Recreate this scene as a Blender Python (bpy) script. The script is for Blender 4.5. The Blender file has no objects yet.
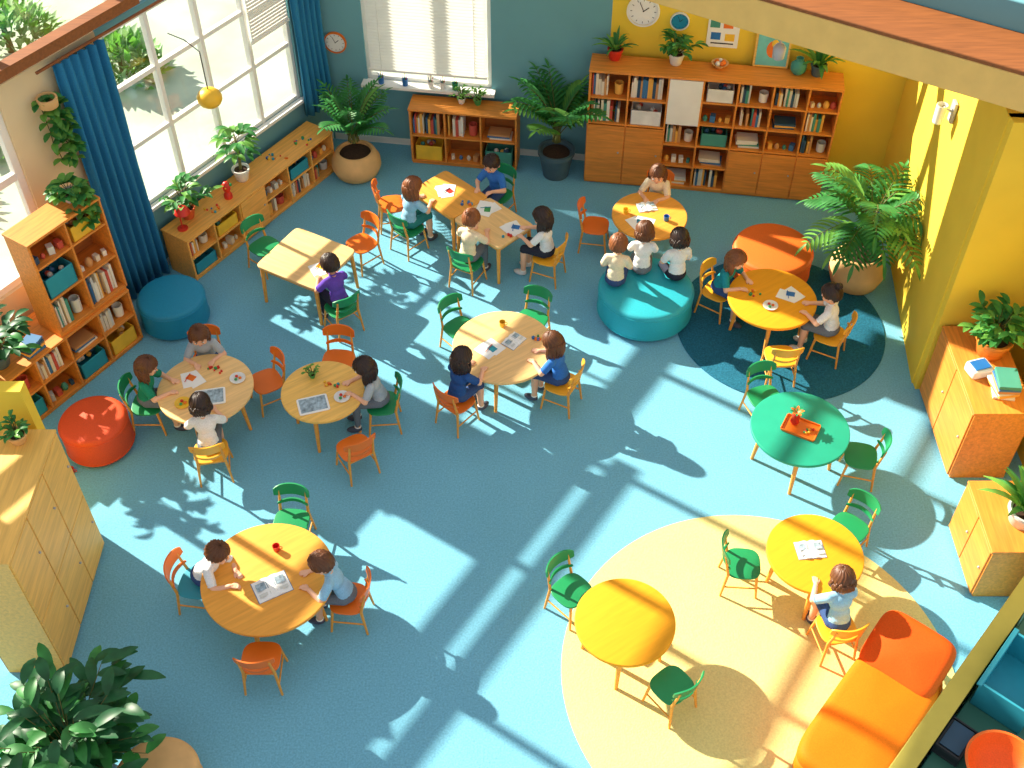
import bpy, math, random
import numpy as np
from mathutils import Vector, Matrix, Euler
random.seed(7)
sc=bpy.context.scene
# ------------------------------------------------------------------ materials
def lin(c):
    return tuple(((x/255)/12.92 if x/255<=0.04045 else ((x/255+0.055)/1.055)**2.4) for x in c)
_M={}
def M(name,col,kind='plain',rough=.5,var=.12,scale=6.,bump=.0,spec=.4):
    if name in _M: return _M[name]
    m=bpy.data.materials.new(name); m.use_nodes=True
    nt=m.node_tree; N=nt.nodes; L=nt.links
    b=N['Principled BSDF']; b.inputs['Roughness'].default_value=rough
    b.inputs['Specular IOR Level'].default_value=spec
    c=lin(col)
    tc=N.new('ShaderNodeTexCoord'); mp=N.new('ShaderNodeMapping'); L.new(tc.outputs['Object'],mp.inputs[0])
    ns=N.new('ShaderNodeTexNoise'); L.new(mp.outputs[0],ns.inputs['Vector'])
    ns.inputs['Scale'].default_value=scale; ns.inputs['Detail'].default_value=4
    if kind=='wood':
        mp.inputs['Scale'].default_value=(1.2,14,14); ns.inputs['Scale'].default_value=2.5; ns.inputs['Detail'].default_value=6; ns.inputs['Distortion'].default_value=.6
    if kind=='hair': mp.inputs['Scale'].default_value=(60,60,4)
    if kind=='carpet': ns.inputs['Scale'].default_value=60; ns.inputs['Detail'].default_value=8
    if kind=='fabric': ns.inputs['Scale'].default_value=90
    cr=N.new('ShaderNodeValToRGB'); e=cr.color_ramp.elements
    e[0].position=.3; e[1].position=.7
    e[0].color=tuple(x*(1-var) for x in c)+(1,); e[1].color=tuple(min(1,x*(1+var)) for x in c)+(1,)
    L.new(ns.outputs['Fac'],cr.inputs[0]); L.new(cr.outputs[0],b.inputs['Base Color'])
    if kind=='carpet':
        n2=N.new('ShaderNodeTexNoise'); n2.inputs['Scale'].default_value=1.3; L.new(tc.outputs['Object'],n2.inputs['Vector'])
        mx=N.new('ShaderNodeMix'); mx.data_type='RGBA'; mx.blend_type='MULTIPLY'; mx.inputs[0].default_value=.15
        L.new(cr.outputs[0],mx.inputs[6]); L.new(n2.outputs['Fac'],mx.inputs[7]); L.new(mx.outputs[2],b.inputs['Base Color'])
    if bump>0:
        bp=N.new('ShaderNodeBump'); bp.inputs['Strength'].default_value=bump; bp.inputs['Distance'].default_value=.01
        L.new(ns.outputs['Fac'],bp.inputs['Height']); L.new(bp.outputs[0],b.inputs['Normal'])
    if kind=='leaf':
        tr=N.new('ShaderNodeBsdfTranslucent'); tr.inputs[0].default_value=(c[0]*1.4,c[1]*1.5,c[2],1)
        ms=N.new('ShaderNodeMixShader'); ms.inputs[0].default_value=.25
        L.new(b.outputs[0],ms.inputs[1]); L.new(tr.outputs[0],ms.inputs[2]); L.new(ms.outputs[0],N['Material Output'].inputs[0])
    _M[name]=m; return m
def glassmat():
    m=bpy.data.materials.new('window_glass'); m.use_nodes=True; nt=m.node_tree; N=nt.nodes; L=nt.links
    N.remove(N['Principled BSDF'])
    t=N.new('ShaderNodeBsdfTransparent'); g=N.new('ShaderNodeBsdfGlossy'); g.inputs['Roughness'].default_value=.05
    x=N.new('ShaderNodeMixShader'); x.inputs[0].default_value=.04
    L.new(t.outputs[0],x.inputs[1]); L.new(g.outputs[0],x.inputs[2]); L.new(x.outputs[0],N['Material Output'].inputs[0]); return m
GLASS=glassmat()
CARPET=M('carpet_blue',(120,186,212),'carpet',.95,.16,bump=.35,spec=.1)
RUGD=M('rug_navy',(40,108,134),'carpet',.95,.3,bump=.6,spec=.1)
RUGB=M('rug_cream',(230,216,142),'carpet',.95,.1,bump=.4,spec=.1)
TEAL=M('paint_teal',(106,162,172),rough=.8,var=.04,scale=2)
YEL=M('paint_yellow',(240,204,62),rough=.8,var=.04,scale=2)
CREAM=M('paint_cream',(228,208,166),rough=.8,var=.04,scale=2)
BEAMC=M('beam_cream',(232,194,112),rough=.7,var=.05)
BROWN=M('beam_brown',(138,82,40),'wood',.6,.2)
OLIVE=M('rim_olive',(206,190,86),rough=.7,var=.05)
WHITE=M('white_paint',(235,235,228),rough=.5,var=.03)
OAK=M('oak_wood',(236,170,80),'wood',.5,.16)
OAKL=M('light_oak',(240,190,96),'wood',.5,.14)
OAKP=M('pale_oak',(238,196,130),'wood',.5,.12)
OAKD=M('orange_oak',(222,140,56),'wood',.5,.18)
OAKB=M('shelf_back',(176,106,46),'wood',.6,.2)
LEGW=M('leg_wood',(230,160,66),'wood',.5,.12)
TABY=M('table_yellow',(236,162,34),'wood',.6,.06,spec=.2)
TABO=M('table_honey',(234,164,66),'wood',.5,.10,spec=.3)
TABG=M('table_green',(36,160,130),rough=.5,var=.05,spec=.3)
CG=M('plastic_green',(28,140,84),rough=.4,var=.06)
CO=M('plastic_orange',(232,116,30),rough=.4,var=.06)
CY=M('plastic_yellow',(242,174,44),rough=.4,var=.06)
CT=M('seat_teal',(44,150,170),rough=.5,var=.06)
PO=M('vinyl_orange',(230,108,34),'fabric',.55,.08,bump=.15)
PT=M('vinyl_teal',(40,172,188),'fabric',.55,.08,bump=.15)
PB=M('vinyl_blue',(24,138,178),'fabric',.55,.08,bump=.15)
PR=M('vinyl_red',(220,80,34),'fabric',.55,.08,bump=.15)
SOFA=M('sofa_orange',(236,112,14),'fabric',.7,.08,bump=.15,spec=.15)
SOFA2=M('cushion_orange',(226,84,18),'fabric',.7,.08,bump=.15,spec=.15)
CURT=M('curtain_blue',(36,122,164),'fabric',.85,.12,bump=.2)
LEAF=M('leaf_green',(60,132,66),'leaf',.45,.35,9)
LEAFD=M('leaf_dark',(38,98,58),'leaf',.45,.4,9)
LEAFL=M('leaf_light',(104,160,70),'leaf',.45,.3,9)
LEAFP=M('leaf_pale',(136,170,124),'leaf',.6,.3,9)
STEM=M('stem',(96,98,48),rough=.7)
SOIL=M('soil',(62,42,28),rough=1,var=.4,scale=60,bump=.6)
TERRA=M('terracotta',(205,92,44),rough=.7)
POTB=M('pot_beige',(222,178,118),rough=.75,var=.1)
POTD=M('pot_dark',(74,98,108),rough=.5)
POTW=M('pot_white',(228,228,222),rough=.4)
BLK=M('dark_plastic',(36,42,48),rough=.4)
BLACK=M('black_ink',(20,20,22),rough=.5)
METAL=M('brushed_metal',(170,170,170),rough=.3)
PAPER=M('paper_white',(240,240,236),rough=.8,var=.02)
PRINT=M('printed_page',(150,170,180),rough=.7,var=.5,scale=30)
RED=M('red_gloss',(210,50,36),rough=.35)
BLUE=M('blue_gloss',(40,110,180),rough=.4)
GREENB=M('green_gloss',(60,150,80),rough=.4)
YELB=M('yellow_gloss',(240,190,50),rough=.4)
GRASS=M('outdoor_paving',(176,190,172),rough=1,var=.2,scale=1.2)
SKINS=[M('skin_a',(236,182,148),rough=.55,var=.03),M('skin_b',(218,156,118),rough=.55,var=.03)]
HAIRS={'brown':M('hair_brown',(100,60,34),'hair',.45,.4),'dark':M('hair_dark',(50,34,28),'hair',.4,.4),'auburn':M('hair_auburn',(132,78,42),'hair',.45,.4)}
EYEW=M('eye_white',(240,240,240),rough=.2,var=.01); LIP=M('lips',(196,110,98),rough=.5)
def cloth(n,c): return M('cloth_'+n,c,'fabric',.85,.1,bump=.25,spec=.15)
SH={'white':cloth('white',(232,236,236)),'blue':cloth('blue',(58,120,200)),'purple':cloth('purple',(104,74,180)),'sky':cloth('sky',(150,198,226)),'green':cloth('green',(36,136,106)),'gray':cloth('gray',(170,180,188)),'navy':cloth('navy',(46,86,146)),'teal':cloth('teal',(36,140,150)),'cream':cloth('cream',(238,222,190))}
PANTS={'navy':cloth('jeans',(58,82,128)),'gray':cloth('trouser_gray',(110,118,128)),'teal':cloth('trouser_teal',(44,126,126)),'dark':cloth('trouser_dark',(46,50,64))}
BOOKM=[M('book_%d'%i,c,rough=.6,var=.05) for i,c in enumerate([(200,84,66),(60,116,164),(236,230,214),(70,146,130),(232,172,76),(226,214,190),(210,212,204),(50,84,110),(200,146,92)])]
# ------------------------------------------------------------------ mesh builder
def Rz(a): return Matrix.Rotation(a,3,'Z')
class MB:
    def __init__(s): s.v=[];s.f=[];s.m=[];s.s=[];s.mats=[]
    def mi(s,m):
        if m not in s.mats: s.mats.append(m)
        return s.mats.index(m)
    def add(s,v,f,mat,smooth=True):
        o=len(s.v); s.v+= [tuple(p) for p in v]; k=s.mi(mat)
        for q in f: s.f.append([i+o for i in q]); s.m.append(k); s.s.append(smooth)
    def box(s,c,size,mat,rz=0,R=None):
        a,b,d=[x/2 for x in size]; R=R or Rz(rz); c=Vector(c)
        v=[c+R@Vector(p) for p in [(-a,-b,-d),(a,-b,-d),(a,b,-d),(-a,b,-d),(-a,-b,d),(a,-b,d),(a,b,d),(-a,b,d)]]
        s.add(v,[(0,3,2,1),(4,5,6,7),(0,1,5,4),(1,2,6,5),(2,3,7,6),(3,0,4,7)],mat,False)
    def b2(s,x0,x1,y0,y1,z0,z1,mat): s.box(((x0+x1)/2,(y0+y1)/2,(z0+z1)/2),(x1-x0,y1-y0,z1-z0),mat)
    def prism(s,pts,z0,z1,mat):
        n=len(pts); v=[(x,y,z0) for x,y in pts]+[(x,y,z1) for x,y in pts]
        f=[tuple(range(n))[::-1],tuple(range(n,2*n))]+[(i,(i+1)%n,n+(i+1)%n,n+i) for i in range(n)]
        s.add(v,f,mat,False)
    def tube(s,path,rad,mat,seg=8,smooth=True):
        path=[Vector(p) for p in path]; n=len(path)
        if not hasattr(rad,'__len__'): rad=[rad]*n
        vs=[]; prev=None
        for i,p in enumerate(path):
            d=(path[min(i+1,n-1)]-path[max(i-1,0)]).normalized()
            if prev is None:
                u=d.cross(Vector((0,0,1)) if abs(d.z)<.9 else Vector((1,0,0))).normalized()
            else: u=(prev-d*prev.dot(d)).normalized()
            prev=u; w=d.cross(u)
            for k in range(seg):
                a=2*math.pi*k/seg; vs.append(p+(u*math.cos(a)+w*math.sin(a))*rad[i])
        f=[]
        for i in range(n-1):
            for k in range(seg):
                k2=(k+1)%seg; f.append((i*seg+k,i*seg+k2,(i+1)*seg+k2,(i+1)*seg+k))
        f.append(tuple(range(seg))[::-1]); f.append(tuple((n-1)*seg+k for k in range(seg)))
        s.add(vs,f,mat,smooth)
    def ring(s,c,d,r,t,mat,ry=None):
        c=Vector(c); d=Vector(d).normalized(); u=d.cross(Vector((0,1,0)) if abs(d.y)<.9 else Vector((1,0,0))).normalized(); w=d.cross(u); N=24;S=8; vs=[];f=[]; ry=ry or r
        for i in range(N):
            a=2*math.pi*i/N; e=u*math.cos(a)*r+w*math.sin(a)*ry; q=e.normalized()
            for k in range(S):
                b=2*math.pi*k/S; vs.append(c+e+q*math.cos(b)*t+d*math.sin(b)*t*1.3)
        for i in range(N):
            for k in range(S):
                i2=(i+1)%N;k2=(k+1)%S; f.append((i*S+k,i2*S+k,i2*S+k2,i*S+k2))
        s.add(vs,f,mat)
    def lathe(s,prof,c,mat,seg=28,a=1,b=1):
        c=Vector(c); vs=[];f=[]
        for r,z in prof:
            for k in range(seg):
                t=2*math.pi*k/seg; vs.append(c+Vector((r*a*math.cos(t),r*b*math.sin(t),z)))
        n=len(prof)
        for i in range(n-1):
            for k in range(seg):
                k2=(k+1)%seg; f.append((i*seg+k,i*seg+k2,(i+1)*seg+k2,(i+1)*seg+k))
        f.append(tuple(range(seg))[::-1]); f.append(tuple((n-1)*seg+k for k in range(seg)))
        s.add(vs,f,mat,True)
    def ell(s,c,r,mat,seg=16,rings=10,R=None):
        c=Vector(c); R=R or Matrix.Identity(3); vs=[];f=[]
        for i in range(1,rings):
            p=math.pi*i/rings
            for k in range(seg):
                t=2*math.pi*k/seg; vs.append(c+R@Vector((r[0]*math.sin(p)*math.cos(t),r[1]*math.sin(p)*math.sin(t),r[2]*math.cos(p))))
        top=len(vs); vs.append(c+R@Vector((0,0,r[2]))); bot=len(vs); vs.append(c+R@Vector((0,0,-r[2])))
        for i in range(rings-2):
            for k in range(seg):
                k2=(k+1)%seg; f.append((i*seg+k,(i+1)*seg+k,(i+1)*seg+k2,i*seg+k2))
        for k in range(seg):
            k2=(k+1)%seg; f.append((top,k,k2)); f.append((bot,(rings-2)*seg+k2,(rings-2)*seg+k))
        s.add(vs,f,mat,True)
    def slab(s,c,a,b,n,z0,z1,bev,mat,puff=0,seg=40,R=None):
        c=Vector(c); R=R or Matrix.Identity(3); rings=[]
        K=4
        for k in range(K+1):
            t=math.pi/2*k/K; rings.append((bev*(1-math.sin(t)),z0+bev*(1-math.cos(t)),1))
        for k in range(K+1):
            t=math.pi/2*k/K; rings.append((bev*(1-math.cos(t)),z1-bev*(1-math.sin(t)),1))
        if puff: 
            for fct in (.85,.65,.4,.15): rings.append((bev,z1+puff*(1-fct*fct),fct))
        vs=[];f=[]
        for ins,z,fc in rings:
            for k in range(seg):
                t=2*math.pi*k/seg; cx,sx=math.cos(t),math.sin(t)
                x=math.copysign(abs(cx)**(2/n),cx)*(a-ins)*fc; y=math.copysign(abs(sx)**(2/n),sx)*(b-ins)*fc
                vs.append(c+R@Vector((x,y,z)))
        m=len(rings)
        for i in range(m-1):
            for k in range(seg):
                k2=(k+1)%seg; f.append((i*seg+k,i*seg+k2,(i+1)*seg+k2,(i+1)*seg+k))
        f.append(tuple(range(seg))[::-1]); f.append(tuple((m-1)*seg+k for k in range(seg)))
        s.add(vs,f,mat,True)
    def obj(s,name,parent=None,bevel=0,loc=None,rz=0,sharp=True):
        me=bpy.data.meshes.new(name); me.from_pydata(s.v,[],s.f)
        for m in s.mats: me.materials.append(m)
        me.polygons.foreach_set('material_index',s.m); me.polygons.foreach_set('use_smooth',s.s); me.update()
        if sharp: me.set_sharp_from_angle(angle=math.radians(50))
        o=bpy.data.objects.new(name,me); sc.collection.objects.link(o)
        if parent: o.parent=parent
        if loc: o.location=loc
        o.rotation_euler[2]=rz
        if bevel:
            bm=o.modifiers.new('bevel','BEVEL'); bm.width=bevel; bm.segments=2; bm.limit_method='ANGLE'; bm.angle_limit=math.radians(50)
        return o
def empty(name,loc=(0,0,0),rz=0):
    e=bpy.data.objects.new(name,None); sc.collection.objects.link(e); e.location=loc; e.rotation_euler[2]=rz; e.empty_display_size=.1; return e
def face_to(p,q): return math.atan2(-(q[0]-p[0]),q[1]-p[1])
# room geometry constants
C0=Vector((-2.34,12.80)); w_=Vector((-.551,-.8345)); n_=Vector((.8345,-.551)); RL_=math.atan2(w_.y,w_.x)
bs=-.148; ang=math.atan(bs); bl=math.cos(ang)
def BWy(x): return 12.45+bs*x
# ------------------------------------------------------------------ children
def remesh(mb,voxel,iters):
    me=bpy.data.meshes.new('tmp'); me.from_pydata(mb.v,[],mb.f); me.update()
    o=bpy.data.objects.new('tmp',me); sc.collection.objects.link(o)
    r=o.modifiers.new('r','REMESH'); r.mode='VOXEL'; r.voxel_size=voxel
    sm=o.modifiers.new('s','SMOOTH'); sm.factor=.5; sm.iterations=iters
    dg=bpy.context.evaluated_depsgraph_get(); ev=o.evaluated_get(dg)
    m2=ev.to_mesh()
    nv=len(m2.vertices); co=np.zeros(nv*3); m2.vertices.foreach_get('co',co); co=co.reshape(-1,3)
    polys=[tuple(p.vertices) for p in m2.polygons]
    ev.to_mesh_clear(); bpy.data.objects.remove(o); bpy.data.meshes.remove(me)
    return co,polys
def cap(mb,a,b,ra,rb):
    a=Vector(a);b=Vector(b)
    mb.ell(a,(ra,)*3,WHITE,12,8); mb.ell(b,(rb,)*3,WHITE,12,8); mb.tube([a,b],[ra,rb],WHITE,12)
def ik(S,W,l1,l2,pole):
    S=Vector(S);W=Vector(W);d=W-S;L=d.length
    if L>l1+l2-.004: W=S+d*((l1+l2-.004)/L); d=W-S; L=d.length
    a=(l1*l1-l2*l2+L*L)/(2*L); h=math.sqrt(max(0,l1*l1-a*a)); u=d/L
    p=Vector(pole); p=(p-u*p.dot(u)).normalized()
    return S+u*a+p*h,W
def child(loc,rz,zs=.32,lean=.25,hp=.35,hy=0,hair='short',hc='brown',shirt='white',pants='navy',hands=((-.09,.27),(.09,.29)),hz=.245,skin=0,shins='skin'):
    caps=[];ells=[];HS=1.12
    def C(a,b,ra,rb,t): caps.append((Vector(a),Vector(b),ra,rb,t))
    def E(c,r,R,t): ells.append((Vector(c),r,R,t))
    D=Vector((0,math.sin(lean),math.cos(lean))); I=Matrix.Identity(3); RL=Matrix.Rotation(-lean,3,'X')
    H0=Vector((0,0,.088)); waist=H0+D*.10; chest=H0+D*.22; nb=H0+D*.315
    E(H0+Vector((0,0,-.005)),(.102,.088,.078),I,1)
    E(waist,(.090,.075,.09),RL,0); E(chest,(.102,.075,.10),RL,0); E(H0+D*.05,(.096,.08,.06),RL,0)
    l2=lean*.5; D2=Vector((0,math.sin(l2),math.cos(l2)))
    C(nb-D*.03,nb+D2*.06,.034,.031,2)
    hcn=nb+D2*.143+Vector((0,.012,0))
    RH=Matrix.Rotation(hy,3,'Z')@Matrix.Rotation(-hp,3,'X')
    hx=lambda p: hcn+RH@(Vector(p)*HS)
    h3=lambda r:(r[0]*HS,r[1]*HS,r[2]*HS)
    E(hcn,h3((.079,.090,.092)),RH,2); E(hx((0,.022,-.045)),h3((.058,.056,.050)),RH,2); E(hx((0,.048,-.075)),h3((.022,.020,.016)),RH,2)
    E(hx((0,.091,-.024)),h3((.010,.013,.011)),RH,2)
    for sx in(-1,1):
        E(hx((sx*.034,.056,-.035)),h3((.027,.026,.025)),RH,2)
        E(hx((sx*.082,-.002,-.018)),h3((.009,.017,.024)),RH,2)
    hm=[];rg=[]
    for i,sx in enumerate((-1,1)):
        S=chest+D*.055+Vector((sx*.102,0,0))
        C(nb-D*.02,S,.038,.042,0)
        W=Vector((hands[i][0],hands[i][1],hz))
        el,W=ik(S,W,.17,.155,(sx*.9,-.3,-.8))
        mid=S.lerp(el,.6)
        C(S,mid,.044,.043,0); C(mid,el,.033,.030,2); C(el,W,.030,.020,2)
        dd=(el-S).normalized(); rg.append((mid+dd*.028,dd,.035,.0065,'s',None))
        fd=(W-el); fd=Vector((fd.x*.5,max(fd.y,.05),0)).normalized(); hm.append((W,fd,sx))
        K=Vector((sx*.075,.255,.075-(zs-.32)*.8)); hj=Vector((sx*.055,.02,.072)); A=Vector((sx*.078,.262,-zs+.055))
        C(hj,K,.062,.048,1)
        C(K,K.lerp(A,.45),.043,.040,1 if shins!='skin' else 2); C(K.lerp(A,.45),A,.038,.027,1 if shins=='pants' else 2)
        d2=(A-K).normalized()
        if shins=='skin': rg.append((K+d2*.026,d2,.042,.0065,'p',None))
        rg.append((A+Vector((0,0,.022)),(0,0,1),.029,.006,'k',None))
        E(A+Vector((0,.038,-.022)),(.036,.080,.033),I,3); E(A+Vector((0,0,-.01)),(.034,.040,.036),I,3)
    rg.append((nb+D*.020,D,.037,.0075,'s',None))
    mb=MB()
    for a,b,ra,rb,t in caps: cap(mb,a,b,ra,rb)
    for c,r,R,t in ells: mb.ell(c,r,WHITE,18,12,R)
    co,polys=remesh(mb,.008,3)
    cen=np.array([co[list(p)].mean(0) for p in polys])
    ds=[];tg=[]
    for a,b,ra,rb,t in caps:
        a=np.array(a);b=np.array(b);ab=b-a
        u=np.clip(((cen-a)@ab)/(ab@ab),0,1); d=np.linalg.norm(cen-(a+u[:,None]*ab),axis=1)-(ra+(rb-ra)*u); ds.append(d);tg.append(t)
    for c,r,R,t in ells:
        q=(cen-np.array(c))@np.array(R); k=np.linalg.norm(q/np.array(r),axis=1); d=(k-1)*min(r); ds.append(d);tg.append(t)
    tag=np.array(tg)[np.argmin(np.array(ds),axis=0)]
    shoe=M('shoe_'+shirt,{'white':(220,220,220)}.get(shirt,(70,76,96)),rough=.6)
    mats=[SH[shirt],PANTS[pants],SKINS[skin],shoe]
    B=MB(); B.v=[tuple(p) for p in co]; B.f=[list(p) for p in polys]; B.mats=list(mats); B.m=[int(t) for t in tag]; B.s=[True]*len(polys)
    for c,d,r,t,k,_ in rg: B.ring(c,d,r,t,{'s':SH[shirt],'p':PANTS[pants],'k':PAPER}[k])
    for W,fd,sx in hm:
        h=MB(); side=Vector((fd.y,-fd.x,0)); up=Vector((0,0,1))
        T=lambda x,y,z: W+side*x+fd*y+up*z
        cap(h,T(0,-.012,0),T(0,.008,-.001),.0185,.017)
        for k in range(4):
            x=(k-1.5)*.0115; cap(h,T(x*.6,.008,0),T(x,.044,-.002),.0115,.0095)
            L=(.036,.042,.040,.030)[k if sx<0 else 3-k]
            b=T(x,.044,-.002); m=T(x*1.12,.044+L*.55,0.001); e=T(x*1.15,.044+L*.95,-.014)
            cap(h,b,m,.0068,.0062); cap(h,m,e,.0062,.0054)
        tx=-sx*.016
        cap(h,T(tx,.012,-.002),T(tx*2.1,.032,-.004),.0095,.0075); cap(h,T(tx*2.1,.032,-.004),T(tx*2.2,.054,-.010),.0072,.006)
        c2,p2=remesh(h,.0042,1); B.add(c2,p2,SKINS[skin],True)
    root=empty('seated_child',(loc[0],loc[1],zs),rz)
    B.obj('body',root,sharp=False)
    F=MB()
    for sx in(-1,1):
        F.ell(hx((sx*.029,.0805,.000)),h3((.0115,.0075,.0078)),EYEW,12,8,RH); F.ell(hx((sx*.0285,.0855,.000)),h3((.0068,.0042,.0070)),BLACK,10,6,RH)
        F.tube([hx((sx*.014,.089,.021)),hx((sx*.030,.087,.026)),hx((sx*.044,.077,.022))],[.002,.003,.0015],HAIRS[hc],6)
    F.tube([hx((-.016,.081,-.053)),hx((-.007,.085,-.057)),hx((.007,.085,-.057)),hx((.016,.081,-.053))],[.0015,.0035,.0035,.0015],LIP,6)
    F.obj('face',root,sharp=False)
    G=MB(); HM=HAIRS[hc]; seg,rings=72,40; vs=[];f=[]
    rnd=random.Random(int(loc[0]*1000+loc[1]*77)); ph=rnd.random()*6
    longh=hair in('long','bob')
    for i in range(rings+1):
        p=math.pi*i/rings
        for k in range(seg):
            t=2*math.pi*k/seg; d=Vector((math.sin(p)*math.cos(t),math.sin(p)*math.sin(t),math.cos(p)))
            if d.y>0: zl=.42-.16*abs(d.x)+.05*math.sin(t*9+ph) if abs(d.x)<.62 else (.42-.1-(abs(d.x)-.62)*(1.6 if longh else 1.3))
            else: zl=-.62 if not longh else -.8
            if d.y<=0 and not longh and d.y>-.25: zl=-.15
            w=max(0,min(1,(d.z-zl)/.10+.5)); w=w*w*(3-2*w)
            rip=.0030*math.sin(t*19+3*math.sin(p*3+ph))+.0022*math.sin(t*31+5*p)
            th=.010+.006*max(0,d.z)+rip
            q=Vector((d.x*(.079),d.y*.090,d.z*.092)); q=q*(.90+.10*w)+d*(th*w)
            vs.append(hx(q))
    for i in range(rings):
        for k in range(seg):
            k2=(k+1)%seg; f.append((i*seg+k,(i+1)*seg+k,(i+1)*seg+k2,i*seg+k2))
    G.add(vs,f,HM)
    def strand(a,L,r,spread=0,curve=.02):
        b=hx(a); pts=[b]; out=(RH@Vector((a[0],a[1],0))).normalized() if (abs(a[0])+abs(a[1]))>0 else Vector((0,-1,0))
        for j in range(1,6):
            u=j/5; pts.append(b+Vector((0,0,-L*u))+out*(curve*math.sin(u*3.1)+spread*u)+Vector((rnd.uniform(-.003,.003),rnd.uniform(-.003,.003),0)))
        G.tube(pts,[r*.9,r,r*1.05,r*.95,r*.7,r*.25],HM,6)
    if hair in('long','bob'):
        L=.17 if hair=='long' else .085
        for j in range(30):
            t=math.radians(-200+220*j/29); x,y=.079*math.cos(t),.086*math.sin(t)-.012
            strand((x,y,-.005+rnd.uniform(-.01,.02)),L*rnd.uniform(.85,1.08),.0145,.004,.010)
        for j in range(14):
            t=math.radians(-190+200*j/13); strand((.06*math.cos(t),.068*math.sin(t)-.012,-.02),L*1.05,.016,.002,.01)
    if hair=='bun':
        G.ell(hx((0,-.075,.085)),(.038,.036,.034),HM,20,12,RH)
        for j in range(8):
            a=math.pi*2*j/8; G.tube([hx((.034*math.cos(a+q*.5),-.075+.034*math.sin(a+q*.5),.065+q*.013)) for q in range(4)],[.004,.007,.006,.002],HM,6)
    if hair=='short':
        for j in range(34):
            t=rnd.uniform(0,6.28); p=rnd.uniform(.1,1.15); d=Vector((math.sin(p)*math.cos(t),math.sin(p)*math.sin(t),math.cos(p)))
            if d.y>.55 and d.z<.6: continue
            q=Vector((d.x*.087,d.y*.098,d.z*.103)); tn=Vector((d.x,d.y-.2,-.6)); tn=(tn-d*tn.dot(d)).normalized()
            G.tube([hx(q-tn*.02-d*.004),hx(q+d*.004),hx(q+tn*.028-d*.006)],[.004,.0085,.0015],HM,6)
    G.obj('hair',root,sharp=False)
    return root
# ------------------------------------------------------------------ furniture
def chair(loc,rz,col,seatcol=None,leg=LEGW,h=.32):
    r=empty('child_chair',(loc[0],loc[1],0),rz)
    a=MB(); a.slab((0,0,0),.165,.155,3.2,h-.018,h,.008,seatcol or col,seg=36); a.obj('seat',r)
    b=MB()
    for z0,z1,w in((h+.17,h+.295,.165),(h+.08,h+.115,.14)):
        nu,nv=14,5; vs=[];f=[]
        for side in(0,1):
            for i in range(nu+1):
                u=-1+2*i/nu; shr=(1-abs(u)**5*.45)
                for j in range(nv+1):
                    v=-1+2*j/nv; z=(z0+z1)/2+(z1-z0)/2*v*shr
                    y=-.165+.055*u*u-(z-h)*.16-(0.014 if side else 0)
                    vs.append((w*u,y,z))
        S=(nu+1)*(nv+1)
        for i in range(nu):
            for j in range(nv):
                q=i*(nv+1)+j; f.append((q,q+1,q+nv+2,q+nv+1)); f.append((S+q,S+q+nv+1,S+q+nv+2,S+q+1))
            for j,fl in((0,0),(nv,1)):
                q=i*(nv+1)+j; e=(q,q+nv+1,S+q+nv+1,S+q); f.append(e if not fl else e[::-1])
        for i,fl in((0,1),(nu,0)):
            for j in range(nv):
                q=i*(nv+1)+j; e=(q,q+1,S+q+1,S+q); f.append(e if not fl else e[::-1])
        b.add(vs,f,col)
    b.obj('backrest',r)
    c=MB()
    for sx in(-1,1):
        c.tube([(sx*.125,.115,h-.012),(sx*.155,.15,0)],[.014,.010],leg,10)
        c.tube([(sx*.155,-.17,0),(sx*.13,-.135,h-.01),(sx*.125,-.165,h+.14),(sx*.125,-.185,h+.25)],[.010,.014,.012,.010],leg,10)
        c.tube([(sx*.142,.128,h*.45),(sx*.145,-.15,h*.45)],[.008,.008],leg,8)
    c.tube([(-.125,.115,h-.03),(.125,.115,h-.03)],.009,leg,8); c.tube([(-.13,-.135,h-.03),(.13,-.135,h-.03)],.009,leg,8)
    c.obj('legs',r); return r
def rtable(loc,R,top,h=.55,rot=.6,leg=LEGW):
    r=empty('round_table',(loc[0],loc[1],0),rot)
    a=MB(); a.slab((0,0,0),R,R,2,h-.034,h,.008,top,seg=64); a.obj('tabletop',r)
    a=MB(); a.lathe([(R*.74,h-.085),(R*.76,h-.085),(R*.76,h-.033),(R*.74,h-.033)],(0,0,0),leg,48); a.obj('apron',r)
    a=MB()
    for k in range(4):
        t=math.pi/4+k*math.pi/2; c,s=math.cos(t),math.sin(t)
        a.tube([(R*.70*c,R*.70*s,h-.034),(R*.74*c,R*.74*s,h*.5),(R*.80*c,R*.80*s,0)],[.026,.022,.016],leg,12)
    a.obj('legs',r); return r
def qtable(loc,rz,lx,ly,top,h=.55):
    r=empty('rectangular_table',(loc[0],loc[1],0),rz)
    a=MB(); a.slab((0,0,0),lx/2,ly/2,14,h-.032,h,.007,top,seg=64); a.obj('tabletop',r)
    a=MB(); x,y=lx/2-.05,ly/2-.05
    for sy in(-1,1): a.box((0,sy*y,h-.062),(2*x,.02,.06),LEGW)
    for sx in(-1,1): a.box((sx*x,0,h-.062),(.02,2*y,.06),LEGW)
    a.obj('apron',r,.003)
    a=MB()
    for sx in(-1,1):
        for sy in(-1,1): a.tube([(sx*x,sy*y,h-.032),(sx*(x+.02),sy*(y+.02),0)],[.026,.018],LEGW,12)
    a.obj('legs',r)
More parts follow.
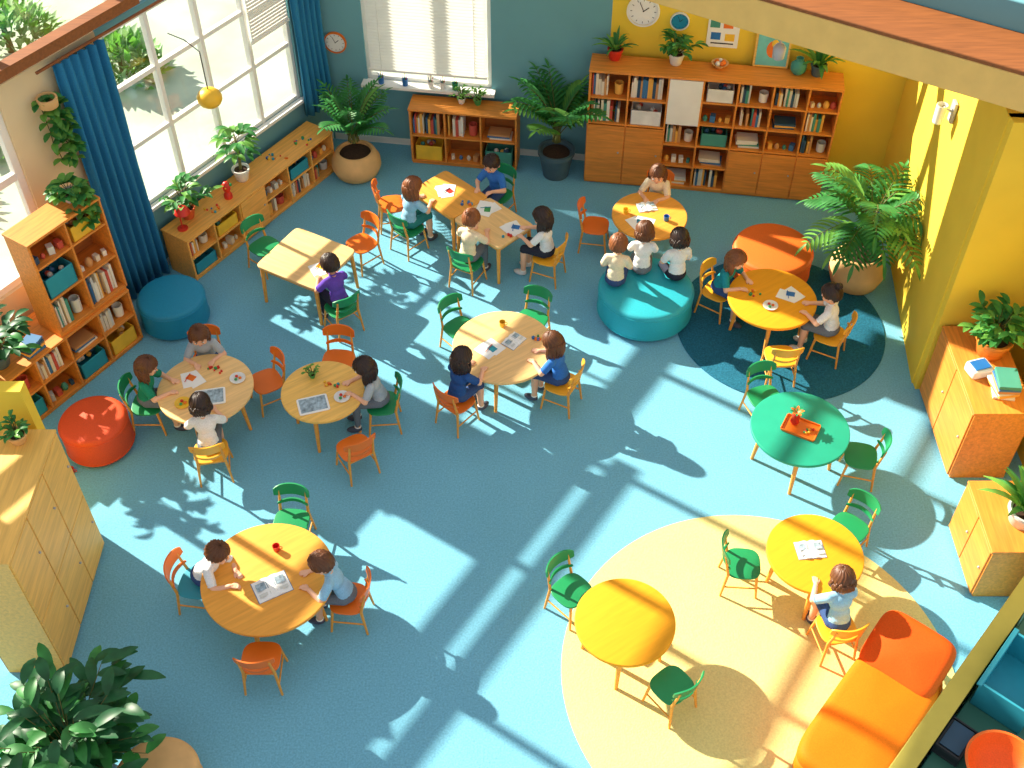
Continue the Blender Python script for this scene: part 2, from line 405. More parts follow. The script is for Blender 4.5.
def pouf(loc,R,h,mat,name='round_pouf',z=0):
    r=empty(name,(loc[0],loc[1],z))
    a=MB(); a.slab((0,0,0),R,R,2,.015,h,.05,mat,puff=.02,seg=64); a.obj('upholstery',r)
    a=MB()
    for z in(h-.05,.065):
        a.tube([(R*1.001*math.cos(t*.0982),R*1.001*math.sin(t*.0982),z) for t in range(65)],.006,mat,6)
    for k in range(4): a.lathe([(.025,0),(.025,.02)],(R*.7*math.cos(k*1.57+.8),R*.7*math.sin(k*1.57+.8),0),BLK,12)
    a.obj('piping_and_feet',r)
# ------------------------------------------------------------------ plants
def leaf(mb,b,d,L,w,droop,mat,n=5):
    p=Vector(b); d=Vector(d).normalized(); up=Vector((0,0,1)); vs=[];f=[]
    s=d.cross(up); s=s.normalized() if s.length>.05 else Vector((1,0,0))
    for i in range(n+1):
        t=i/n; ww=w*math.sin(math.pi*min(1,(t*.93+.05)))**.8*.5
        nrm=s.cross(d).normalized()
        vs+=[p-s*ww+nrm*ww*.3,p,p+s*ww+nrm*ww*.3]
        p=p+d*(L/n); d=(d+Vector((0,0,-droop/n))).normalized()
    for i in range(n):
        q=i*3; f+=[(q,q+1,q+4,q+3),(q+1,q+2,q+5,q+4)]
    mb.add(vs,f,mat)
def frond(mb,b,az,el,L,ll,mat,bend=1.6,n=13,w=.035):
    d=Vector((math.cos(az)*math.cos(el),math.sin(az)*math.cos(el),math.sin(el))); p=Vector(b); pts=[p.copy()]
    for i in range(n):
        t=i/n; p=p+d*(L/n); d=(d+Vector((0,0,-bend/n))).normalized(); pts.append(p.copy())
        if i>=2:
            s=d.cross(Vector((0,0,1)))
            if s.length<.1: s=Vector((math.sin(az),-math.cos(az),0))
            s.normalize(); k=ll*math.sin(math.pi*(.18+.75*t))
            for sg in(-1,1): leaf(mb,p,s*sg*1.0+d*.7+Vector((0,0,.15)),k,w,.7,mat,4)
    leaf(mb,p,d,ll*.8,w,.5,mat,4)
    mb.tube(pts,[.008*(1-.6*i/n) for i in range(n+1)],STEM,6)
def potmesh(mb,R,h,mat,taper=.72):
    mb.lathe([(R*taper*.9,0),(R*taper,.008),(R*.97,h*.8),(R,h*.85),(R*1.05,h*.86),(R*1.05,h),(R*.92,h),(R*.88,h*.88),(R*.5,h*.87)],(0,0,0),mat,36)
def potted(name,loc,R,h,pot,kind,size,leafm=LEAF,n=None,taper=.72,seed=1,round_pot=False,el=(.5,1.35),bend=1.4,trunk=0,lm=.06,zmin=.05,xr=None):
    random.seed(seed); r=empty(name,loc); a=MB()
    if round_pot: a.lathe([(R*.6,0),(R*.85,h*.1),(R,h*.4),(R*.98,h*.65),(R*.8,h*.95),(R*.72,h),(R*.66,h),(R*.66,h*.88),(R*.3,h*.87)],(0,0,0),pot,40)
    else: potmesh(a,R,h,pot,taper=taper)
    a.obj('pot',r); a=MB(); a.lathe([(R*.66 if round_pot else R*.9,h*.86),(R*.6,h*.9),(.01,h*.91)],(0,0,0),SOIL,24); a.obj('soil',r)
    a=MB(); z=h*.88
    if kind=='palm':
        n=n or 16
        for i in range(n):
            az=i*2.4+random.uniform(-.2,.2); e_=random.uniform(*el); q=(math.cos(az)*R*.15,math.sin(az)*R*.15,z+trunk*random.uniform(.6,1))
            if trunk: a.tube([(math.cos(az)*R*.2,math.sin(az)*R*.2,z-.02),q],[.012,.009],STEM,6)
            frond(a,q,az,e_,size*random.uniform(.75,1.05),size*.34,random.choice([leafm,leafm,LEAFL]),bend,12,size*.055)
    elif kind=='broad':
        n=n or 22
        for i in range(n):
            az=i*2.4; e_=random.uniform(.35,1.4); d=Vector((math.cos(az)*math.cos(e_),math.sin(az)*math.cos(e_),math.sin(e_)))
            L=size*random.uniform(.3,.8); p0=Vector((0,0,z)); p1=p0+d*L*.6+Vector((0,0,L*.15)); p2=p0+d*L+Vector((0,0,L*.1))
            a.tube([p0,p1,p2],[.006,.005,.003],STEM,5)
            for j in range(4):
                q=p1.lerp(p2,j/3); a2=az+random.uniform(-1.3,1.3)
                leaf(a,q,(math.cos(a2),math.sin(a2),random.uniform(.1,.8)),size*random.uniform(.28,.42)*(.75 if size>.8 else 1),size*(.10 if size>.8 else .15),.9,random.choice([leafm,leafm,LEAFL] if leafm is not LEAFD else [LEAFD,LEAFD,LEAF]))
    elif kind=='sword':
        n=n or 26
        for i in range(n):
            az=i*2.4; e_=random.uniform(.6,1.45); leaf(a,(0.3*R*math.cos(az),.3*R*math.sin(az),z),(math.cos(az)*math.cos(e_),math.sin(az)*math.cos(e_),math.sin(e_)),size*random.uniform(.6,1),size*.13,1.3,random.choice([leafm,LEAFL]),6)
    elif kind=='tree':
        a.tube([(0,0,z),(.02,0,z+size*.5),(0,.01,z+size*.8)],[.02,.015,.01],STEM,8)
        for i in range(n or 30):
            az=i*2.4; zz=z+size*random.uniform(.35,.85); e_=random.uniform(-.1,1.0)
            d=Vector((math.cos(az)*math.cos(e_),math.sin(az)*math.cos(e_),math.sin(e_))); q=Vector((0,0,zz)); e=q+d*size*.22
            a.tube([q,e],[.004,.003],STEM,5)
            for j in range(3):
                a2=az+(j-1)*.8; leaf(a,e,(math.cos(a2),math.sin(a2),.3),size*.3,size*.11,1.0,random.choice([leafm,LEAFL]))
    elif kind=='trail':
        for i in range(n or 14):
            az=i*2.4; c_,s_=math.cos(az),math.sin(az); L=size*random.uniform(.5,1); rr=R*1.5
            pts=[(0,0,z),(c_*R*.9,s_*R*.9,z+.06),(c_*rr,s_*rr,z-.02),(c_*rr*1.15,s_*rr*1.15,z-L*.45),(c_*rr*1.2,s_*rr*1.2,z-L*.9)]
            if loc[2]>0 and (c_<.2): pts=[(0,0,z),(c_*R*.9,s_*R*.9,z+.08),(c_*rr,s_*rr,z+.03)]
            a.tube(pts,.004,STEM,5)
            for p in pts[1:]:
                for q in range(4):
                    a2=az+random.uniform(-1.5,1.5); leaf(a,p,(math.cos(a2),math.sin(a2),random.uniform(-.1,.7)),.12,.07,.9,random.choice([leafm,LEAFL]),4)
    # foliage rests against walls / surfaces instead of passing through them
    out=[]
    for x,y,zz in a.v:
        X,Y=x+loc[0],y+loc[1]
        k=(Vector((X,Y))-C0).dot(n_)
        if k<lm and X<-1: X+=n_.x*(lm-k); Y+=n_.y*(lm-k)
        Y=min(Y,BWy(X)-.04)
        if xr: X=min(X,xr)
        out.append((X-loc[0],Y-loc[1],zz if kind=='trail' else max(zz,zmin if loc[2]<.1 else .01)))
    a.v=out
    a.obj('foliage',r,sharp=False); return r
def vine(name,loc,rz,L,seed=3):
    random.seed(seed); r=empty(name,loc,rz); a=MB()
    for k in range(5):
        pts=[(random.uniform(-.1,.1),-.06,.05)]
        LL=L*random.uniform(.5,1)
        for j in range(1,7): pts.append((pts[-1][0]+random.uniform(-.05,.07)*.8,-.08+random.uniform(-.02,.02),.05-LL*j/6))
        a.tube(pts,.005,STEM,5)
        for p in pts:
            for q in range(4):
                an=random.uniform(-3.1,0); leaf(a,p,(math.cos(an),math.sin(an)*.6,random.uniform(-.2,.6)),.12,.07,.9,random.choice([LEAF,LEAFL]),4)
    a.v=[(x,min(y,-.01),z) for x,y,z in a.v]
    a.obj('foliage',r,sharp=False); b=MB(); b.lathe([(.06,-.02),(.09,0),(.10,.09),(.08,.09),(.07,.02)],(0,-.11,0),POTB,20); b.obj('basket',r)
# ------------------------------------------------------------------ shelving
def books(mb,x0,x1,y0,z0,hm,rnd,dp=.2,fill=.75):
    x=x0+.01; x1=x0+(x1-x0)*rnd.uniform(fill,1)
    while x<x1-.03:
        w=rnd.uniform(.015,.038); h=hm*rnd.uniform(.55,.88)
        if rnd.random()<.08: x+=w; continue
        if x+w>x1: break
        mb.box((x+w/2,y0+dp/2+rnd.uniform(0,.02),z0+h/2),(w*.94,dp,h),rnd.choice(BOOKM)); x+=w
def shelf(name,loc,rz,cols,H,D,wood=OAK,back=OAKB,doorm=None,seed=5,plinth=.04):
    rnd=random.Random(seed); r=empty(name,(loc[0],loc[1],0),rz); F=MB();Dm=MB();Cn=MB(); Lx=sum(c[0] for c in cols); t=.022
    F.b2(0,Lx,.02,D,0,plinth,wood); F.b2(-.01,Lx+.01,-.012,D,H-.028,H,wood)
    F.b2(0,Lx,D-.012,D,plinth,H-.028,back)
    x=0; F.b2(-.004,t,0,D-.012,plinth,H-.028,wood)
    dk=doorm or wood
    for w,cells in cols:
        F.b2(x+w-t/2,x+w+t/2,0,D-.012,plinth,H-.028,wood)
        z=plinth; tot=sum(c[1] for c in cells); sc_=(H-.028-plinth)/tot
        for kind,ch in cells:
            ch*=sc_; F.b2(x+t/2,x+w-t/2,.004,D-.012,z,z+t,wood)
            xa,xb,zb=x+t,x+w-t,z+t; ih=ch-t
            if kind=='door':
                Dm.box((x+w/2,-.006,z+ch/2),(w-.012,.018,ch-.01),dk); Dm.ell((x+w*.86,-.022,z+ch*.55),(.012,.012,.012),METAL,10,6)
            elif kind=='panel': Dm.box((x+w/2,.0,z+ch/2),(w-.02,.02,ch-.02),WHITE)
            elif kind=='books': books(Cn,xa,xb,.04,zb,ih,rnd,min(.2,D*.6))
            elif kind=='mix':
                books(Cn,xa,xa+(xb-xa)*.55,.04,zb,ih,rnd,min(.2,D*.6))
                Cn.lathe([(.03,0),(.05,.01),(.055,ih*.45),(.045,ih*.45),(.04,.02)],(xa+(xb-xa)*.78,.12,zb),rnd.choice(BOOKM),18)
            elif kind=='stack':
                zz=zb
                for q in range(rnd.randint(3,5)):
                    hh=rnd.uniform(.018,.03)
                    if zz+hh>zb+ih*.8: break
                    Cn.box(((xa+xb)/2+rnd.uniform(-.02,.02),.14,zz+hh/2),((xb-xa)*.7,.18,hh*.95),rnd.choice(BOOKM),rnd.uniform(-.1,.1)); zz+=hh
            elif kind in('bin','binw','bint','biny'):
                mcol={'bin':BOOKM[3],'binw':POTW,'bint':CT,'biny':YELB}[kind]; bw=(xb-xa)*.86; bh=ih*.6; cx=(xa+xb)/2; dd=D*.7
                Cn.b2(cx-bw/2,cx+bw/2,.02,.02+dd,zb,zb+.01,mcol)
                for yy in(.02,.02+dd): Cn.b2(cx-bw/2,cx+bw/2,yy,yy+.012,zb,zb+bh,mcol)
                for xx in(cx-bw/2,cx+bw/2-.012): Cn.b2(xx,xx+.012,.02,.032+dd,zb,zb+bh,mcol)
                for q in range(5): Cn.ell((cx+rnd.uniform(-.3,.3)*bw,.06+rnd.random()*dd*.6,zb+bh*.8),(.03,.03,.03),rnd.choice(BOOKM),10,6)
            elif kind=='toys':
                for q in range(4):
                    px=xa+(xb-xa)*(q+.5)/4; s_=rnd.uniform(.025,.045)
                    if rnd.random()<.5: Cn.box((px,.1,zb+s_),(s_*1.4,s_*1.8,s_*2),rnd.choice(BOOKM),rnd.uniform(-.4,.4))
                    else: Cn.lathe([(s_*.7,0),(s_,s_),(s_*.6,s_*2),(.003,s_*2.3)],(px,.1,zb),rnd.choice(BOOKM),14)
            z+=ch
        x+=w
    F.obj('carcass',r,.003)
    if Dm.v: Dm.obj('doors',r,.004)
    if Cn.v: Cn.obj('shelf_contents',r,.002)
    return r
# ================================================================== CHILDREN placed
T1=(-.47,10.65);T2=(-2.26,9.78);T3=(-.09,8.41);T4=(-3.02,7.83);T5=(-1.86,7.79);T6=(-2.09,5.62);T7=(.94,5.19);T8=(2.64,5.87);T9=(2.75,7.31);T10=(2.76,9.13);T11=(1.57,10.52)
def sit(p,q,chc,**k):
    rz=face_to(p,q); child(p,rz,**k)
    if chc: chair((p[0],p[1]),rz,chc)
sit((-.17,11.2),(-.45,10.75),CG,hair='short',hc='dark',shirt='blue',lean=.3,hy=.1)
sit((-1.2,10.58),(-.85,10.95),CG,hair='long',hc='auburn',shirt='sky',pants='teal',hy=-.3)
sit((-.5,9.98),(-.3,10.35),CG,hair='bun',hc='auburn',shirt='cream',pants='gray',shins='pants')
sit((.40,10.08),(0,10.25),CY,hair='long',hc='dark',shirt='white',pants='dark',lean=.15)
sit((-1.85,9.24),(-2.2,9.7),CG,hair='short',hc='dark',shirt='purple',pants='dark',shins='pants',skin=1)
sit((-.55,7.88),T3,CO,hair='long',hc='dark',shirt='navy',lean=.2)
sit((.50,8.12),T3,CY,hair='long',hc='brown',shirt='blue',lean=.25,pants='navy')
sit((-3.64,7.84),T4,CG,hair='long',hc='brown',shirt='green',pants='gray',lean=.25)
sit((-3.14,8.44),T4,CO,hair='bob',hc='brown',shirt='gray',lean=.4)
sit((-2.9,7.22),T4,CY,hair='bob',hc='dark',shirt='white',pants='gray',lean=.3)
sit((-1.3,7.84),T5,CG,hair='long',hc='dark',shirt='gray',pants='gray',lean=.3,shins='pants')
sit((-2.72,5.76),(-2.09,5.6),None,hair='short',hc='brown',shirt='white',lean=.62,hands=((-.0,.36),(.15,.38)))
chair((-2.76,5.72),face_to((-2.76,5.72),T6),CO,CT)
sit((-1.42,5.56),T6,CO,hair='short',hc='brown',shirt='sky',lean=.42,hp=.5,hands=((-.1,.3),(.08,.33)),pants='gray')
sit((2.76,5.27),T8,CY,hair='bob',hc='brown',shirt='sky',lean=.35,hands=((-.12,.3),(.1,.33)),pants='navy')
sit((2.26,9.5),T10,CY,hair='long',hc='auburn',shirt='teal',lean=.35)
sit((3.36,8.82),T10,CY,hair='bun',hc='dark',shirt='white',pants='gray',lean=.2)
sit((1.72,11.1),T11,CO,hair='bob',hc='brown',shirt='cream',lean=.45,hands=((-.05,.33),(.1,.33)))
lp=((-.07,.2),(.07,.2))
child((1.12,9.5),face_to((1.12,9.5),(1.3,10.5)),zs=.395,hair='short',hc='auburn',shirt='cream',pants='navy',hands=lp,hz=.14,lean=.1,hp=.2)
child((1.42,9.70),face_to((1.42,9.7),(1.5,10.5)),zs=.395,hair='bob',hc='brown',shirt='white',pants='gray',hands=((-.08,.27),(.08,.27)),hz=.17,lean=.15,hp=.25)
child((1.80,9.60),face_to((1.80,9.6),(1.6,10.5)),zs=.395,hair='bob',hc='dark',shirt='white',pants='dark',hands=lp,hz=.14,lean=.1,hp=.3)
# ================================================================== ROOM
def LW(mb,s0,s1,z0,z1,mat,o0=-.15,o1=0):
    c=C0+w_*((s0+s1)/2)+n_*((o0+o1)/2); mb.box((c.x,c.y,(z0+z1)/2),(s1-s0,o1-o0,z1-z0),mat,RL_)
E0=C0+w_*8.6-n_*.15; E1=C0-w_*.15-n_*.15
a=MB(); a.prism([(E0.x,1.5),(6.2,1.5),(6.2,BWy(6.2)+.15),(E1.x,BWy(E1.x)+.15),(E1.x,E1.y),(E0.x,E0.y)],-.12,0,CARPET); a.obj('floor')
WL=MB()
LW(WL,-.15,3.1,0,.85,TEAL); LW(WL,-.15,.45,.85,3.05,TEAL); LW(WL,.45,3.1,2.96,3.05,TEAL); LW(WL,3.1,4.3,0,3.05,CREAM)
LW(WL,4.3,8.6,0,1.0,CREAM); LW(WL,8.4,8.6,1.0,3.05,CREAM); LW(WL,-.15,8.6,6.2,6.4,CREAM)
WL.obj('wall_left')
def windowL(name,s0,s1,z0,z1,nv,rails,fw=.05):
    r=empty(name); f=MB()
    for z in [z0+fw/2,z1-fw/2]+rails: LW(f,s0,s1,z-fw/2,z+fw/2,WHITE,-.10,-.04)
    for k in range(nv+1):
        s=s0+(s1-s0)*k/nv; s=min(max(s,s0+fw/2),s1-fw/2); LW(f,s-fw/2,s+fw/2,z0,z1,WHITE,-.11,-.03)
    f.obj('frame',r,.004)
    g=MB(); LW(g,s0,s1,z0,z1,GLASS,-.075,-.07); g.obj('glass',r)
windowL('window_1',.45,3.1,.85,2.96,4,[1.6,2.3],.05)
windowL('window_2',4.3,8.4,1.0,3.05,3,[2.1],.08)
windowL('window_3',-.1,8.5,3.05,6.2,6,[4.6],.09)
a=MB(); LW(a,.42,3.13,.82,.86,WHITE,-.02,.05); a.obj('trim_1')
a=MB(); LW(a,2.6,8.6,3.16,3.27,BROWN,.01,.15); a.obj('trim_2')
def BW(mb,x0,x1,z0,z1,mat,o0=0,o1=.15):
    xm=(x0+x1)/2; nx,ny=-math.sin(ang),math.cos(ang); o=(o0+o1)/2
    mb.box((xm+nx*o,BWy(xm)+ny*o,(z0+z1)/2),((x1-x0)/bl,o1-o0,z1-z0),mat,ang)
a=MB(); BW(a,-2.42,-1.80,0,2.5,TEAL);BW(a,-.25,1.15,0,2.5,TEAL);BW(a,-1.8,-.25,0,.93,TEAL);BW(a,-1.8,-.25,2.42,2.5,TEAL)
for x in(-2.35,-.6,1.1): BW(a,x-.06,x+.06,2.5,4.0,TEAL)
BW(a,-2.42,1.15,4.0,4.25,TEAL); a.obj('wall_back')
a=MB(); BW(a,1.15,4.6,0,2.5,YEL)
for x in(2.8,4.5): BW(a,x-.06,x+.06,2.5,4.0,YEL)
BW(a,1.15,4.6,4.0,4.25,YEL); a.obj('wall_back_yellow')
r=empty('window_4'); f=MB()
for z in(.955,2.395): BW(f,-1.8,-.25,z-.025,z+.025,WHITE,.03,.1)
for x in(-1.775,-1.03,-.275): BW(f,x-.025,x+.025,.93,2.42,WHITE,.03,.1)
f.obj('frame',r,.003); g=MB(); BW(g,-1.8,-.25,.93,2.42,GLASS,.06,.065); g.obj('glass',r)
a=MB(); BW(a,-1.85,-.2,.90,.935,WHITE,-.14,.02); a.obj('window_sill')
a=MB(); z=1.12
while z<2.4:
    xm=-1.03
    a.box((xm,BWy(xm)-.02,z),(1.44,.045,.004),WHITE,R=Rz(ang)@Matrix.Rotation(.55,3,'X')); z+=.042
for x in(-1.6,-.45): BW(a,x-.004,x+.004,1.1,2.4,WHITE,-.03,-.022)
BW(a,-1.76,-.3,1.085,1.11,WHITE,-.04,0); a.obj('venetian_blind')
a=MB()
for i in range(24): LW(a,.5,1.10,1.95+i*.042,1.985+i*.042,WHITE,.0,.012)
LW(a,.48,1.12,1.92,1.95,WHITE,-.004,.02); a.obj('window_blind')
def wl(name,p,q,z1,mat,th=.15,z0=0):
    p=Vector(p);q=Vector(q);c=(p+q)/2;d=q-p; a=MB(); a.box((c.x,c.y,(z0+z1)/2),(d.length,th,z1-z0),mat,math.atan2(d.y,d.x)); return a.obj(name)
wl('wall_right',(4.62,11.75),(4.28,8.40),3.3,YEL)
wl('wall_corner',(4.22,8.39),(5.6,8.42),3.3,YEL,.14)
wl('wall_right_front',(5.1,8.3),(5.1,5.6),2.4,YEL,.12)
a=MB(); d=(Vector((4.27,8.29))-Vector((1.21,10.17))).normalized(); nn=Vector((-d.y,d.x))
p0=Vector((1.21,10.17))-d*3.9; p1=Vector((4.27,8.29))+d*1.6; L=(p1-p0).length; cc=(p0+p1)/2; an=math.atan2(d.y,d.x)
q=cc+nn*.3; a.box((q.x,q.y,3.57),(L,.6,.32),BEAMC,an); a.box((q.x,q.y,3.75),(L,.6,.04),BROWN,an); q=cc+nn*.75; a.box((q.x,q.y,3.87),(L,.3,.3),TEAL,an); a.obj('ceiling_beam',None,.01)
a=MB(); LW(a,-.1,8.5,0,.09,WHITE,0,.012); a.obj('baseboard_left'); a=MB(); BW(a,-2.3,1.15,0,.09,WHITE,-.012,0); a.obj('baseboard_back')
a=MB(); a.b2(-4.9,-4.0,6.44,6.56,0,2.0,YEL); a.obj('wall_partition')
a=MB(); a.prism([(-30,4),(E0.x,E0.y),(E1.x,E1.y),(E1.x,BWy(E1.x)+.2),(6,BWy(6)+.2),(6,30),(-30,30)],-.4,-.3,GRASS); a.obj('ground')
for i,(x,y,s) in enumerate([(-6.8,13.3,.6),(-7.6,12.0,.6),(-5.6,14.8,.6),(-8.6,14.0,.8),(-9.4,12.4,.8),(-7.4,15.4,.8)]):
    random.seed(i); a=MB()
    for k in range(420):
        d=Vector((random.gauss(0,1),random.gauss(0,1),abs(random.gauss(0,1)))).normalized()*s*random.uniform(.6,1)
        leaf(a,(d.x,d.y,d.z*.9),d+Vector((random.uniform(-.5,.5),random.uniform(-.5,.5),.3)),.22,.12,.5,random.choice([LEAFP,LEAFL]),2)
    a.tube([(0,0,0),(0,0,s*.8)],[.06,.03],STEM,8); a.obj('garden_bush',None,0,(x,y,-.3),sharp=False)
def curtain(name,s0,s1,z0,z1,folds):
    a=MB(); n=folds*10; vs=[];f=[]; rows=8
    for j in range(rows+1):
        z=z0+(z1-z0)*j/rows
        for i in range(n+1):
            t=i/n; s=s0+(s1-s0)*t; o=.10+.045*math.sin(t*folds*2*math.pi)*(1-.25*j/rows)+.012*math.sin(t*31+j)
            p=C0+w_*s+n_*o; vs.append((p.x,p.y,z))
    for j in range(rows):
        for i in range(n): q=j*(n+1)+i; f.append((q,q+1,q+n+2,q+n+1))
    a.add(vs,f,CURT); o=a.obj(name,sharp=False); m=o.modifiers.new('t','SOLIDIFY'); m.thickness=.006
curtain('curtain',.05,.5,.64,3.02,5); curtain('curtain',3.10,3.72,.03,3.02,6)
a=MB(); p=C0+n_*.1; q=C0+w_*3.9+n_*.1; a.tube([(p.x,p.y,3.04),(q.x,q.y,3.04)],.016,BROWN,10); a.obj('curtain_rod')
hp_=Vector((4.36,5.62));hq=Vector((2.2,3.2)); hd=(hq-hp_).normalized(); hn=Vector((-hd.y,hd.x))
if hn.x<0: hn=-hn
a=MB(); a.slab((0,0,0),1.14,1.14,2,0.001,.012,.005,RUGD,seg=96); a.obj('round_rug',None,0,(2.95,9.27,0))
a=MB(); a.slab((0,0,0),1.68,1.68,2,0.001,.012,.005,RUGB,seg=120)
nv=[]
for x,y,z in a.v:
    k=(Vector((x+2.1,y+5.0))-hp_).dot(hn)-.03
    if k>0: x-=hn.x*k; y-=hn.y*k
    nv.append((x,y,z))
a.v=nv; a.obj('round_rug',None,0,(2.1,5.0,0))
# ================================================================== FURNITURE
dx=Vector((.71,-.704)); r1=math.atan2(dx.y,dx.x)
qtable((-.47-.71*.37,10.65+.704*.37),r1,.735,.58,TABO); qtable((-.47+.71*.37,10.65-.704*.37),r1,.735,.58,OAKP)
qtable(T2,math.atan2(-.45,.8),.82,.76,OAKP)
for p,R,m in((T3,.52,OAKP),(T4,.47,OAKP),(T5,.41,OAKL),(T6,.57,TABO),(T7,.42,TABY),(T8,.42,TABY),(T10,.47,TABY),(T11,.43,TABO)): rtable(p,R,m)
rtable(T9,.47,TABG)
for p,q,c in(((-1.42,11.02),(-.95,11.1),CO),((-2.82,10.25),T2,CG),((-1.72,10.3),T2,CO),((-.55,8.92),T3,CG),((.21,9.04),T3,CG),((-2.5,8.14),T4,CO),((-1.8,8.44),T5,CO),((-1.52,7.26),T5,CO),((-2.09,4.98),T6,CO),((-2.02,6.37),T6,CG),((.52,5.64),T7,CG),((1.31,4.73),T7,CG),((2.05,5.92),T8,CG),((3.07,6.31),T8,CG),((2.54,7.92),T9,CG),((3.35,7.16),T9,CG),((2.79,8.5),T10,CY),((.97,10.62),T11,CO)):
    chair(p,face_to(p,q),c)
pouf((2.96,10.16),.45,.38,PO,z=.0); pouf((1.47,9.5),.52,.38,PT); pouf((-3.71,9.36),.365,.38,PB); pouf((-4.11,7.56),.33,.40,PR); pouf((-2.75,3.95),.33,.35,POTB)
shelf('bookcase',(.90,11.86),ang,[(.46,[('door',.85),('books',.36),('mix',.36)]),(.46,[('door',.85),('binw',.36),('books',.36)]),(.40,[('stack',.3),('toys',.3),('mix',.3),('panel',.62)]),(.40,[('books',.3),('stack',.3),('bin',.3),('toys',.3),('binw',.3)]),(.40,[('door',.6),('stack',.3),('books',.3),('mix',.3)]),(.40,[('door',.6),('toys',.3),('stack',.3),('books',.3)]),(.36,[('door',.6),('mix',.3),('books',.3),('toys',.3)])],1.60,.36,OAKD)
shelf('low_bookcase',(-1.27,12.24),ang,[(.44,[('biny',.3),('books',.3)]),(.45,[('toys',.3),('mix',.3)]),(.44,[('bin',.3),('stack',.3)])],.82,.32,OAKD)
shelf('window_shelf',(-3.60,9.99),math.atan2(.8345,.551),[(.42,[('bint',.26),('mix',.26)]),(.42,[('toys',.26),('biny',.26)]),(.42,[('door',.5)]),(.42,[('mix',.26),('toys',.26)]),(.42,[('books',.26),('bint',.26)]),(.40,[('mix',.26),('toys',.26)])],.60,.40,OAK)
RLs=math.atan2(.8345,.551)
shelf('shelf_unit',(-5.0,7.55),RLs,[(.55,[('bint',.35),('mix',.35)]),(.4,[('toys',.35),('books',.35)]),(.42,[('bint',.35),('stack',.35)]),(.42,[('biny',.35),('mix',.35)])],.75,.55,OAKD)
e=shelf('shelf_hutch',(-5.0+.551*.92,7.55+.8345*.92),RLs,[(.44,[('mix',.4),('bint',.4),('toys',.3)]),(.44,[('books',.4),('toys',.4),('biny',.3)])],1.2,.34,OAKD); e.location.z=.75
shelf('storage_cabinet',(-3.8,5.02),math.pi/2,[(.44,[('door',.75),('door',.85)]),(.44,[('door',.75),('door',.85)]),(.44,[('door',.75),('door',.85)])],1.64,.5,OAKL)
shelf('sideboard',(4.26,8.28),-math.pi/2,[(.56,[('door',.9)]),(.58,[('door',.9)])],.95,.55,OAKD)
shelf('low_cabinet',(4.12,6.54),-math.pi/2,[(.38,[('door',.6)]),(.38,[('door',.6)])],.7,.5,OAKD)
sd=Vector((.64,.768)); sr=math.atan2(sd.y,sd.x); r=empty('sofa',(2.96,4.58,0),sr)
a=MB(); a.slab((-.12,-.03,0),.74,.34,7,.05,.24,.04,SOFA,seg=56); a.obj('base',r)
a=MB(); a.slab((-.20,-.03,0),.66,.35,6,.22,.40,.07,SOFA,puff=.03,seg=64); a.obj('seat_cushion',r)
a=MB(); a.slab((.44,.0,.46),.29,.33,5,-.08,.08,.075,SOFA2,puff=.03,R=Matrix.Rotation(-.5,3,'Y')); a.obj('back_cushion',r)
a=MB()
for x in(-.75,.5):
    for y in(-.25,.2): a.lathe([(.018,0),(.025,.06)],(x,y,0),OAKD,12)
a.obj('feet',r)
c=(hp_+hq)/2; Lw=(hq-hp_).length; an=math.atan2(hd.y,hd.x)
a=MB(); k=c+hn*.11; a.box((k.x,k.y,.48),(Lw,.10,.96),TEAL,an); a.box((k.x,k.y,.98),(Lw,.15,.05),OLIVE,an); a.obj('wall_half_height',None,.006)
CNT=M('counter_green',(60,120,104),rough=.5,var=.05)
a=MB(); k=c+hn*.60; a.box((k.x,k.y,.40),(Lw,.8,.80),CNT,an); a.obj('counter',None,.01)
def at(t,o): return hp_+hd*t+hn*o
v=at(1.25,.42); r=empty('storage_tub',(v.x,v.y,.80),an); a=MB()
for x,y,sx,sy in((0,.19,.6,.02),(0,-.19,.6,.02),(.29,0,.02,.38),(-.29,0,.02,.38)): a.box((x,y,.15),(sx,sy,.3),CT)
a.box((0,0,.01),(.6,.38,.02),CT); a.box((0,.2,.295),(.64,.04,.02),CT);a.box((0,-.2,.295),(.64,.04,.02),CT); a.obj('body',r,.006)
v=at(1.98,.64); a=MB(); a.lathe([(.12,0),(.16,.02),(.24,.14),(.27,.22),(.25,.22),(.22,.14),(.14,.05),(.01,.045)],(0,0,0),PO,40); a.obj('orange_bowl',None,0,(v.x,v.y,.80))
v=at(1.95,.29); r=empty('document_tray',(v.x,v.y,.80),an); a=MB()
for z in(.02,.1): a.box((0,0,z),(.30,.20,.012),BLK)
for x in(-.14,.14): a.box((x,0,.06),(.015,.20,.12),BLK)
a.box((0,0,.115),(.24,.16,.01),BOOKM[7]); a.obj('body',r,.003)
# ================================================================== PLANTS
potted('potted_palm',(3.90,9.98,0),.31,.46,POTB,'palm',.78,LEAF,32,round_pot=True,seed=4,el=(.3,1.3),bend=1.4,trunk=.62,zmin=.6,xr=4.30)
potted('potted_areca_palm',(-1.95,12.03,0),.31,.36,POTB,'palm',.60,LEAF,20,round_pot=True,seed=5,el=(.9,1.45),bend=1.1,trunk=.35,zmin=.5)
potted('potted_areca_palm',(.55,12.02,0),.22,.38,POTD,'palm',.72,LEAF,22,seed=6,el=(.95,1.45),bend=1.1,trunk=.4,zmin=.5)
potted('potted_leafy_plant',(-3.4,4.1,0),.25,.35,TERRA,'broad',.95,LEAFD,90,seed=7)
potted('potted_fern',(4.60,7.92,.95),.17,.22,OAKD,'broad',.42,LEAF,34,seed=8)
potted('potted_fern',(4.45,6.1,.7),.15,.18,POTW,'sword',.5,LEAF,34,seed=9)
potted('potted_plant',(-3.66,10.42,.6),.09,.14,TERRA,'broad',.42,LEAF,16,seed=10)
